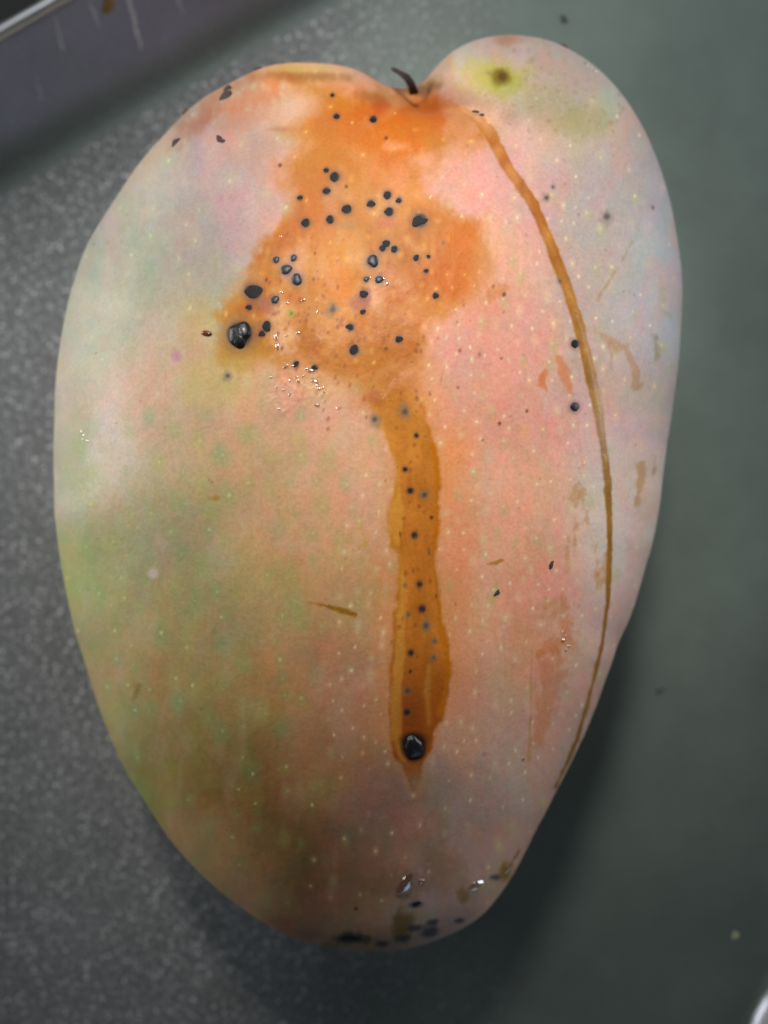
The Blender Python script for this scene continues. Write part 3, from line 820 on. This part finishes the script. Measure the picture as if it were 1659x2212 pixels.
def skin_material(name, r_dry, r_wet, sss, bump, coat):
    m, nt, b, N, L = material(name)
    at = N.new('ShaderNodeAttribute'); at.attribute_name = 'tint'
    wt = N.new('ShaderNodeAttribute'); wt.attribute_name = 'wetness'
    fine = noise_node(nt, 2600, 3, 0.6)
    r = ramp(nt, 0.25, 0.75, (0.90, 0.90, 0.90, 1), (1.10, 1.10, 1.10, 1))
    L.new(fine.outputs['Fac'], r.inputs[0])
    mx = mix(nt, 'MULTIPLY'); mx.inputs['Factor'].default_value = 1.0
    L.new(at.outputs['Color'], mx.inputs[6]); L.new(r.outputs[0], mx.inputs[7])
    L.new(mx.outputs[2], b.inputs['Base Color'])
    mid = noise_node(nt, 240, 4, 0.6)
    mr = N.new('ShaderNodeMapRange'); mr.inputs['To Min'].default_value = r_dry; mr.inputs['To Max'].default_value = r_wet
    L.new(wt.outputs['Fac'], mr.inputs['Value'])
    ad = N.new('ShaderNodeMath'); ad.operation = 'MULTIPLY_ADD'; ad.inputs[1].default_value = 0.16
    L.new(mid.outputs['Fac'], ad.inputs[0]); L.new(mr.outputs[0], ad.inputs[2])
    L.new(ad.outputs[0], b.inputs['Roughness'])
    b.inputs['IOR'].default_value = 1.36
    b.inputs['Specular IOR Level'].default_value = 0.36
    b.inputs['Subsurface Weight'].default_value = sss
    b.inputs['Subsurface Radius'].default_value = (1.0, 0.45, 0.25)
    b.inputs['Subsurface Scale'].default_value = 0.0012
    b.inputs['Coat Weight'].default_value = coat
    b.inputs['Coat Roughness'].default_value = 0.25
    b1 = noise_node(nt, 1500, 3, 0.6); b2 = noise_node(nt, 420, 3, 0.5)
    sm = N.new('ShaderNodeMath'); sm.operation = 'ADD'
    L.new(b1.outputs['Fac'], sm.inputs[0]); L.new(b2.outputs['Fac'], sm.inputs[1])
    bp = N.new('ShaderNodeBump'); bp.inputs['Strength'].default_value = bump; bp.inputs['Distance'].default_value = 0.0002
    L.new(sm.outputs[0], bp.inputs['Height']); L.new(bp.outputs[0], b.inputs['Normal'])
    return m
M_skin = skin_material('mango_skin', 0.40, 0.20, 0.12, 0.22, 0.0)
M_sap = skin_material('dried_sap', 0.34, 0.10, 0.10, 0.25, 0.25)
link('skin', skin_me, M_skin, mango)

# sap films: thin shells that lie on the skin and thin out at their edges
idx_top = np.arange(NG * NG)
def film(name, dist, thick, label):
    d = sample(dist, U[:NG * NG], W[:NG * NG])
    up = nrm[:NG * NG, 2] > 0.02
    keep = (d < 2.5) & up
    fm = keep[F_top].all(1)
    ff = F_top[fm]
    used, inv = np.unique(ff, return_inverse=True)
    t = np.clip((0.5 - d[used]) / 14.0, -0.3, 1.0)
    vv = V[used] + nrm[used] * (thick * t + 0.00001)[:, None]
    f2 = inv.reshape(-1, 4)
    if n_sign < 0: f2 = f2[:, ::-1]
    me = mesh_np(name, vv - ORG, f2)
    put_attr(me, colv[used], glv[used])
    o = link(name, me, M_sap, mango)
    o['label'] = label
film('sap_run', run_film, 0.00004, 'amber run of dried sap down the middle of the mango')
film('sap_line', line_film, 0.00004, 'long thin amber sap line along the right flank')

# ------------------------------------------------------------------ lookup: chart -> point on skin
near = {}
Ut, Wt = U[:NG * NG], W[:NG * NG]
GI = np.full((int(CH / 3) + 2, int(CW / 3) + 2), -1, np.int64)
vis = ((np.array([0, 0, CAM_Z]) - V[:NG * NG]) * nrm[:NG * NG]).sum(1) > 0.004
iv = idx_top[vis]
GI[np.clip((Wt[iv] / 3).astype(int), 0, GI.shape[0] - 1), np.clip((Ut[iv] / 3).astype(int), 0, GI.shape[1] - 1)] = iv
def on_skin(px, py):
    i, j = int(py / 3), int(px / 3)
    best = None
    for s in range(0, 14):
        blk = GI[max(0, i - s):i + s + 1, max(0, j - s):j + s + 1].ravel(); blk = blk[blk >= 0]
        if len(blk) >= 1:
            d = (Ut[blk] - px) ** 2 + (Wt[blk] - py) ** 2
            best = blk[d.argmin()]; break
    if best is None:
        best = iv[((Ut[iv] - px) ** 2 + (Wt[iv] - py) ** 2).argmin()]
    # Newton-free refinement: slide along the tangent plane
    p = Vector(V[best]); n = Vector(nrm[best]).normalized()
    d = Vector(((px - CW / 2) * K0, (CH / 2 - py) * K0, -1.0)); o = Vector((0, 0, CAM_Z))
    den = d.dot(n)
    if abs(den) > 0.15:
        q = o + d * ((p - o).dot(n) / den)
        if (q - p).length < 0.0006: p = q
    return p, n
def unit(px, py):
    p, n = on_skin(px, py)
    return (CAM_Z - p.z) * K0                      # metres per chart unit there

def frame(n, spin=0.0):
    up = Vector((0, 1, 0)); x = up.cross(n)
    if x.length < 1e-4: x = Vector((1, 0, 0))
    x.normalize(); y = n.cross(x)
    return Matrix((x, y, n)).transposed() @ Matrix.Rotation(spin, 3, 'Z')

def dome(name, seed, seg=18, wob=.10, prof=((1.06, -.03), (.97, .02), (.70, .05), (.36, .06)), top=.065):
    r = random.Random(seed)
    a0, a1, a2 = r.uniform(0, 6.28), r.uniform(0, 6.28), r.uniform(0, 6.28)
    Vv, Ff = [], []
    for k, (rr, z) in enumerate(prof):
        for i in range(seg):
            t = 2 * math.pi * i / seg
            w = 1 + wob * (math.sin(2 * t + a0) * .6 + math.sin(3 * t + a1) * .5 + .3 * math.sin(5 * t + a2))
            Vv.append((rr * w * math.cos(t), rr * w * math.sin(t), z))
    Vv.append((0, 0, top))
    for k in range(len(prof) - 1):
        for i in range(seg):
            Ff.append((k * seg + i, k * seg + (i + 1) % seg, (k + 1) * seg + (i + 1) % seg, (k + 1) * seg + i))
    b = (len(prof) - 1) * seg
    for i in range(seg): Ff.append((b + i, b + (i + 1) % seg, len(Vv) - 1))
    me = bpy.data.meshes.new(name); me.from_pydata(Vv, [], Ff)
    me.polygons.foreach_set('use_smooth', [True] * len(Ff)); me.update()
    return me

def simple(name, col, rough, bump=0.0, scale=1500, coat=0.0, col2=None, spec=None):
    m, nt, b, N, L = material(name)
    n = noise_node(nt, scale, 3, .6, coord='Object')
    c1 = rgba(col); c2 = rgba(col2) if col2 else tuple(min(1, v * 1.5) for v in c1[:3]) + (1,)
    r = ramp(nt, .3, .7, c1, c2)
    L.new(n.outputs['Fac'], r.inputs[0]); L.new(r.outputs[0], b.inputs['Base Color'])
    b.inputs['Roughness'].default_value = rough; b.inputs['Coat Weight'].default_value = coat
    b.inputs['Coat Roughness'].default_value = .05
    if spec is not None: b.inputs['Specular IOR Level'].default_value = spec
    if bump:
        bp = N.new('ShaderNodeBump'); bp.inputs['Strength'].default_value = bump; bp.inputs['Distance'].default_value = .0002
        L.new(n.outputs['Fac'], bp.inputs['Height']); L.new(bp.outputs[0], b.inputs['Normal'])
    return m
M_black = simple('black_spot', (15, 13, 15), .6, .1, 2.0, col2=(32, 29, 32), spec=.25)
M_blue = simple('blue_black_spot', (24, 25, 31), .42, .1, 2.0, coat=.0, col2=(50, 53, 66), spec=.5)
M_resin = simple('black_resin', (13, 12, 14), .30, .5, 4.0, coat=.12, col2=(36, 36, 38))

var = {'h': [dome('black_spot_%d' % i, i, 18, .13 + .05 * i) for i in range(4)], 'b': [dome('glossy_black_spot_%d' % i, 20 + i, 18, .2, ((1.06, -.03), (.97, .04), (.72, .14), (.36, .20)), .22) for i in range(4)]}
for v in var['h']: v.materials.append(M_black)
for v in var['b']: v.materials.append(M_blue)
def place(name, me, px, py, sx, sy, sz, spin=0.0, parent=None, sink=0.0, lift=False):
    p, n = on_skin(px, py)
    if lift: n = (n + Vector((0, 0, 1.6))).normalized(); sx *= 1.2; sy *= 1.2; sz *= 1.3
    u_ = (CAM_Z - p.z) * K0
    o = bpy.data.objects.new(name, me); COL.objects.link(o)
    M = frame(n, spin).to_4x4() @ Matrix.Diagonal((sx * u_, sy * u_, sz * u_, 1))
    M.translation = p - n * sink
    if parent is not None:
        o.parent = parent
        M.translation = M.translation - Vector(parent.location)
    o.matrix_local = M
    return o
for i, (px, py, r, k) in enumerate(HARD):
    if k in 'B': continue
    me = var['b' if k in 'b' else 'h'][i % 4]
    asp = random.uniform(.88, 1.14) if k != 'e' else 1.0
    if k == 'e': place('black_spot', me, px, py, r * 1.2, r * 1.0, r * .5, 0, mango)
    else: place('black_spot', me, px, py, r * .92 * asp, r * .98 / asp, r * (.6 if k == 'h' else 1.0), random.uniform(-.6, .6), mango)
# the big glossy blister at the left end of the stain
big = dome('resin_blister', 91, 36, .17, ((1.08, -.10), (1.0, .05), (.90, .20), (.70, .33), (.40, .40)), .42)
big.materials.append(M_resin)
o = place('resin_blister', big, 517, 723, 25, 28, 24, .5, mango)
o['label'] = 'largest black glossy resin blister at the left of the orange stain'
drop = dome('resin_bead', 95, 36, .16, ((1.06, -.12), (1.0, .06), (.92, .24), (.72, .40), (.40, .50)), .54)
drop.materials.append(M_resin)
o = place('resin_bead', drop, 894, 1614, 22, 25, 22, .3, mango)
o['label'] = 'black glossy bead at the lower end of the amber sap run'

# clear wet droplets
M_wet, nt, b, N, L = material('clear_sap')
N.remove(b)
tr = N.new('ShaderNodeBsdfTransparent'); gs = N.new('ShaderNodeBsdfGlossy'); fr = N.new('ShaderNodeFresnel'); ms_ = N.new('ShaderNodeMixShader')
n = noise_node(nt, 3.0, 2); r = ramp(nt, .3, .7, (.02, .02, .02, 1), (.09, .09, .09, 1))
L.new(n.outputs['Fac'], r.inputs[0]); L.new(r.outputs[0], gs.inputs['Roughness'])
gs.inputs['Color'].default_value = (1, 1, 1, 1); tr.inputs['Color'].default_value = (1, .96, .9, 1); fr.inputs['IOR'].default_value = 1.75
ms_.inputs[0].default_value = 0.32; L.new(tr.outputs[0], ms_.inputs[1]); L.new(gs.outputs[0], ms_.inputs[2])
L.new(ms_.outputs[0], N['Material Output'].inputs['Surface'])
wet_m = [dome('wet_droplet_%d' % i, 50 + i, 16, .22, ((1.05, -.15), (1.0, .05), (.80, .36), (.45, .55)), .62) for i in range(4)]
for v in wet_m: v.materials.append(M_wet)
for i, (px, py, rx, ry, sp) in enumerate([(690,1913,0,0,0),(682,825,9,5,-.5),(672,801,9,5,-.2),(663,797,5,4,0),(690,840,5,5,.4),(698,838,4,4,0),(603,884,5,3,-1.0),(626,822,5,3,-.6),(612,842,4,3,0),(640,815,4,3,.5),(655,812,5,3,.3),(700,846,4,3,0),
        (585,815,4,3,.2),(598,836,4,4,.8),(728,882,3,3,0),(608,510,4,3,.5),(175,932,5,3,-.7),(180,940,6,3,-.7),(178,948,5,3,-.7),(188,952,6,3,-.7),(1218,1365,5,3,-.2),(1223,1374,4,3,.4),(1216,1384,5,6,0),(1229,1396,6,4,0),(1222,1406,4,5,.2),
        (1130,1640,4,7,0),(600,748,6,9,.3),(596,728,5,8,0),(1280,152,9,6,-.7),(1262,140,8,5,-.6)]):
    if rx: place('wet_droplet', wet_m[i % 4], px, py, rx, ry, min(rx, ry) * .9, sp, mango)
wr = random.Random(3)
for k in range(16):
    px, py = (wr.gauss(615, 36), wr.gauss(650, 60)) if k < 6 else ((wr.gauss(650, 34), wr.gauss(838, 22)) if k < 13 else (wr.gauss(808, 16), wr.gauss(590, 30)))
    q = wr.uniform(1.6, 4.6)
    place('wet_droplet', wet_m[k % 4], px, py, q * wr.uniform(1, 1.8), q, q * .8, wr.uniform(-1.5, 1.5), mango)
for (px, py, rx, ry, sp, lab) in [(875, 1913, 17, 32, -.5, None), (909, 1905, 7, 8, 0, None), (1028, 1914, 20, 16, 0, None), (1112, 1858, 8, 30, -.12, None)]:
    place('wet_droplet', wet_m[(px + py) % 4], px, py, rx, ry, min(rx, ry) * .9, sp, mango)

# the short dark stalk left in the cavity
M_stalk = simple('dry_stalk', (26, 18, 16), .7, .6, 900, col2=(58, 42, 36))
def tube(name, pts, mat, seg=10, close=True):
    Vv, Ff = [], []
    P = [Vector(p[:3]) for p in pts]
    for i, p in enumerate(P):
        t = (P[min(i + 1, len(P) - 1)] - P[max(i - 1, 0)]).normalized()
        x = t.cross(Vector((0.2, 0.1, 1))).normalized(); y = t.cross(x)
        for k in range(seg):
            a = 2 * math.pi * k / seg
            w = 1 + .3 * math.sin(3 * a + i * 1.7) + .2 * math.sin(5 * a - i * 2.9)
            Vv.append(p + (x * math.cos(a) + y * math.sin(a)) * pts[i][3] * w)
    for i in range(len(P) - 1):
        for k in range(seg):
            Ff.append((i * seg + k, i * seg + (k + 1) % seg, (i + 1) * seg + (k + 1) % seg, (i + 1) * seg + k))
    Ff.append(tuple(range(seg))[::-1]); Ff.append(tuple(range((len(P) - 1) * seg, len(P) * seg)))
    me = bpy.data.meshes.new(name); me.from_pydata([tuple(v) for v in Vv], [], Ff)
    me.polygons.foreach_set('use_smooth', [True] * len(Ff)); me.update()
    me.materials.append(mat)
    return me
def at(px, py, z):
    d = (CAM_Z - z) * K0
    return Vector(((px - CW / 2) * d, (CH / 2 - py) * d, z))
stalk_pts = []
for (px, py, z, r) in [(896,200,.0375,.00056),(888,182,.0385,.00052),(878,168,.039,.00044),(866,158,.0388,.0003),(854,151,.038,.00024),(845,147,.0374,.00012)]:
    p = at(px, py, z) - Vector(ORG); stalk_pts.append((p.x, p.y, p.z, r))
link('stalk', tube('stalk', stalk_pts, M_stalk), None, mango)

# ------------------------------------------------------------------ small bits lying on the fruit
M_seed = simple('brown_husk', (92, 46, 22), .18, .1, 2.0, coat=.6, col2=(128, 66, 34))
M_flake = simple('dark_flake', (44, 30, 28), .6, .5, 3.0, col2=(84, 60, 54))
seed_me = dome('brown_grain', 71, 20, .04, ((1.0, -.25), (1.02, .15), (.86, .55), (.5, .82)), .9); seed_me.materials.append(M_seed)
tag(place('brown_grain', seed_me, 446, 720, 13, 6.5, 6, -.22), 'tiny glossy brown grain stuck left of the black resin blister', 'grain')
fl = [dome('dirt_flake_%d' % i, 60 + i, 14, .28, ((1.05, -.2), (1.0, .15), (.7, .4)), .5) for i in range(3)]
for v in fl: v.materials.append(M_flake)
def flake(parts, label):
    first = None
    if len(parts) == 1:
        px, py, rx, ry, sp, k = parts[0]
        return tag(place('dirt_flake', fl[k], px, py, rx, ry, min(rx, ry) * .7, sp, lift=True), label, 'dirt', 'dark dirt flakes on the mango')
    p, n = on_skin(parts[0][0], parts[0][1])
    e = empty('dirt_flake', p)
    for px, py, rx, ry, sp, k in parts: place('crumb', fl[k], px, py, rx, ry, min(rx, ry) * .7, sp, e, lift=True)
    return tag(e, label, 'dirt', 'dark dirt flakes on the mango')
flake([(489,210,10,15,-.35,0),(497,197,9,8,0,1)], 'dark double crumb of dirt on the upper left shoulder')
flake([(474,303,5,11,.45,2),(482,306,11,4,-.45,1)], 'small dark forked flake below the double crumb')
flake([(382,307,11,7,.8,1)], 'grey-brown flake near the upper left edge of the mango')
flake([(1030,243,10,4,-.35,2),(1041,250,5,5,0,0)], 'dark elongated crumb at the head of the right sap line')
flake([(394,236,5,8,-.6,0)], 'small dark bit on the upper left outline of the mango')
flake([(557,151,8,5,.4,2)], 'small brown bit on the top left outline of the mango')
flake([(1217,101,7,5,.3,1)], 'dark bit on the outline of the top right lobe')
flake([(1073,1281,4,7,-.6,2)], 'tiny dark sliver right of the sap run, halfway down')
flake([(1190,1220,4,9,-.5,0)], 'narrow dark sliver beside the right sap line')

# ------------------------------------------------------------------ bits on the tray
M_crumb = simple('tray_crumb', (48, 52, 50), .7, .5, 3.0, col2=(70, 74, 70))
M_pale = simple('pale_crumb', (110, 108, 92), .6, .4, 3.0, col2=(150, 146, 120))
cr = [dome('tray_crumb_%d' % i, 80 + i, 14, .25, ((1.0, -.1), (.95, .2), (.65, .5)), .6) for i in range(2)]
cr[0].materials.append(M_crumb); cr[1].materials.append(M_pale)
def crumb(px, py, r, k, label):
    p = at(px, py, 0.0); o = bpy.data.objects.new('crumb', cr[k]); COL.objects.link(o)
    u_ = CAM_Z * K0; o.location = p; o.scale = (r * u_, r * .8 * u_, r * .6 * u_); o.rotation_euler.z = px
    tag(o, label, 'crumb', 'crumbs on the tray')
crumb(1218, 42, 9, 0, 'dark crumb on the tray above the top right lobe')
crumb(1427, 1490, 10, 0, 'dark crumb on the tray right of the lower mango')
crumb(1588, 2022, 9, 1, 'pale crumb on the tray near the bottom right corner')

# ochre splash dried on the tray wall
M_och = simple('ochre_smear', (120, 96, 46), .5, .3, 3.0, col2=(150, 124, 70))
om = dome('food_smear', 77, 18, .25, ((1.0, 0), (.9, .12), (.6, .2)), .22); om.materials.append(M_och)
o = bpy.data.objects.new('food_smear', om); COL.objects.link(o)
zz = 0.0088; off = prof[8][0] + 0.0085 * (zz - prof[8][1]) / 0.0077
s_ = -0.040
wp = E1 * (0.0020) + E2 * (B1 + off)
o.location = (wp.x, wp.y, zz)
wn_ = (-E2 * math.cos(R_(48)) + Vector((0, 0, 1)) * math.sin(R_(48))).normalized()
o.rotation_euler = frame(wn_).to_euler(); o.scale = (.0011, .0014, .00044)
tag(o, 'small ochre smear dried on the tray wall', 'smear')

# unidentified bright edge in the corner, given the made-up shape of a handle end
M_bright = steel('bright_steel', (0.62, 0.63, 0.72), 0.6, 0.36, 0.02)
bm = bmesh.new()
L_ = 34; prev = None
for i in range(L_ + 1):
    f = i / L_
    half = 0.0062 * math.sqrt(max(0.0, 1 - (1 - min(1, f * 7)) ** 2)) * (1 - .25 * f) + .0002
    row = []
    for k in range(17):
        a = math.pi * k / 16
        row.append(bm.verts.new((half * math.cos(a), -f * 0.085, 0.0006 + min(half, .0035) * .75 * math.sin(a))))
    row.append(bm.verts.new((-half * .9, -f * .085, .0003))); row.append(bm.verts.new((half * .9, -f * .085, .0003)))
    if prev:
        for k in range(len(row)):
            bm.faces.new((prev[k], prev[(k + 1) % len(row)], row[(k + 1) % len(row)], row[k]))
    prev = row
for f_ in bm.faces: f_.smooth = True
me = bpy.data.meshes.new('corner_object'); bm.to_mesh(me); bm.free()
h = link('corner_object', me, M_bright)
p = at(1722, 2105, 0.0); h.location = p; h.rotation_euler.z = R_(-12)
tag(h, 'bright pale rounded edge reaching in at the bottom right corner', 'handle')
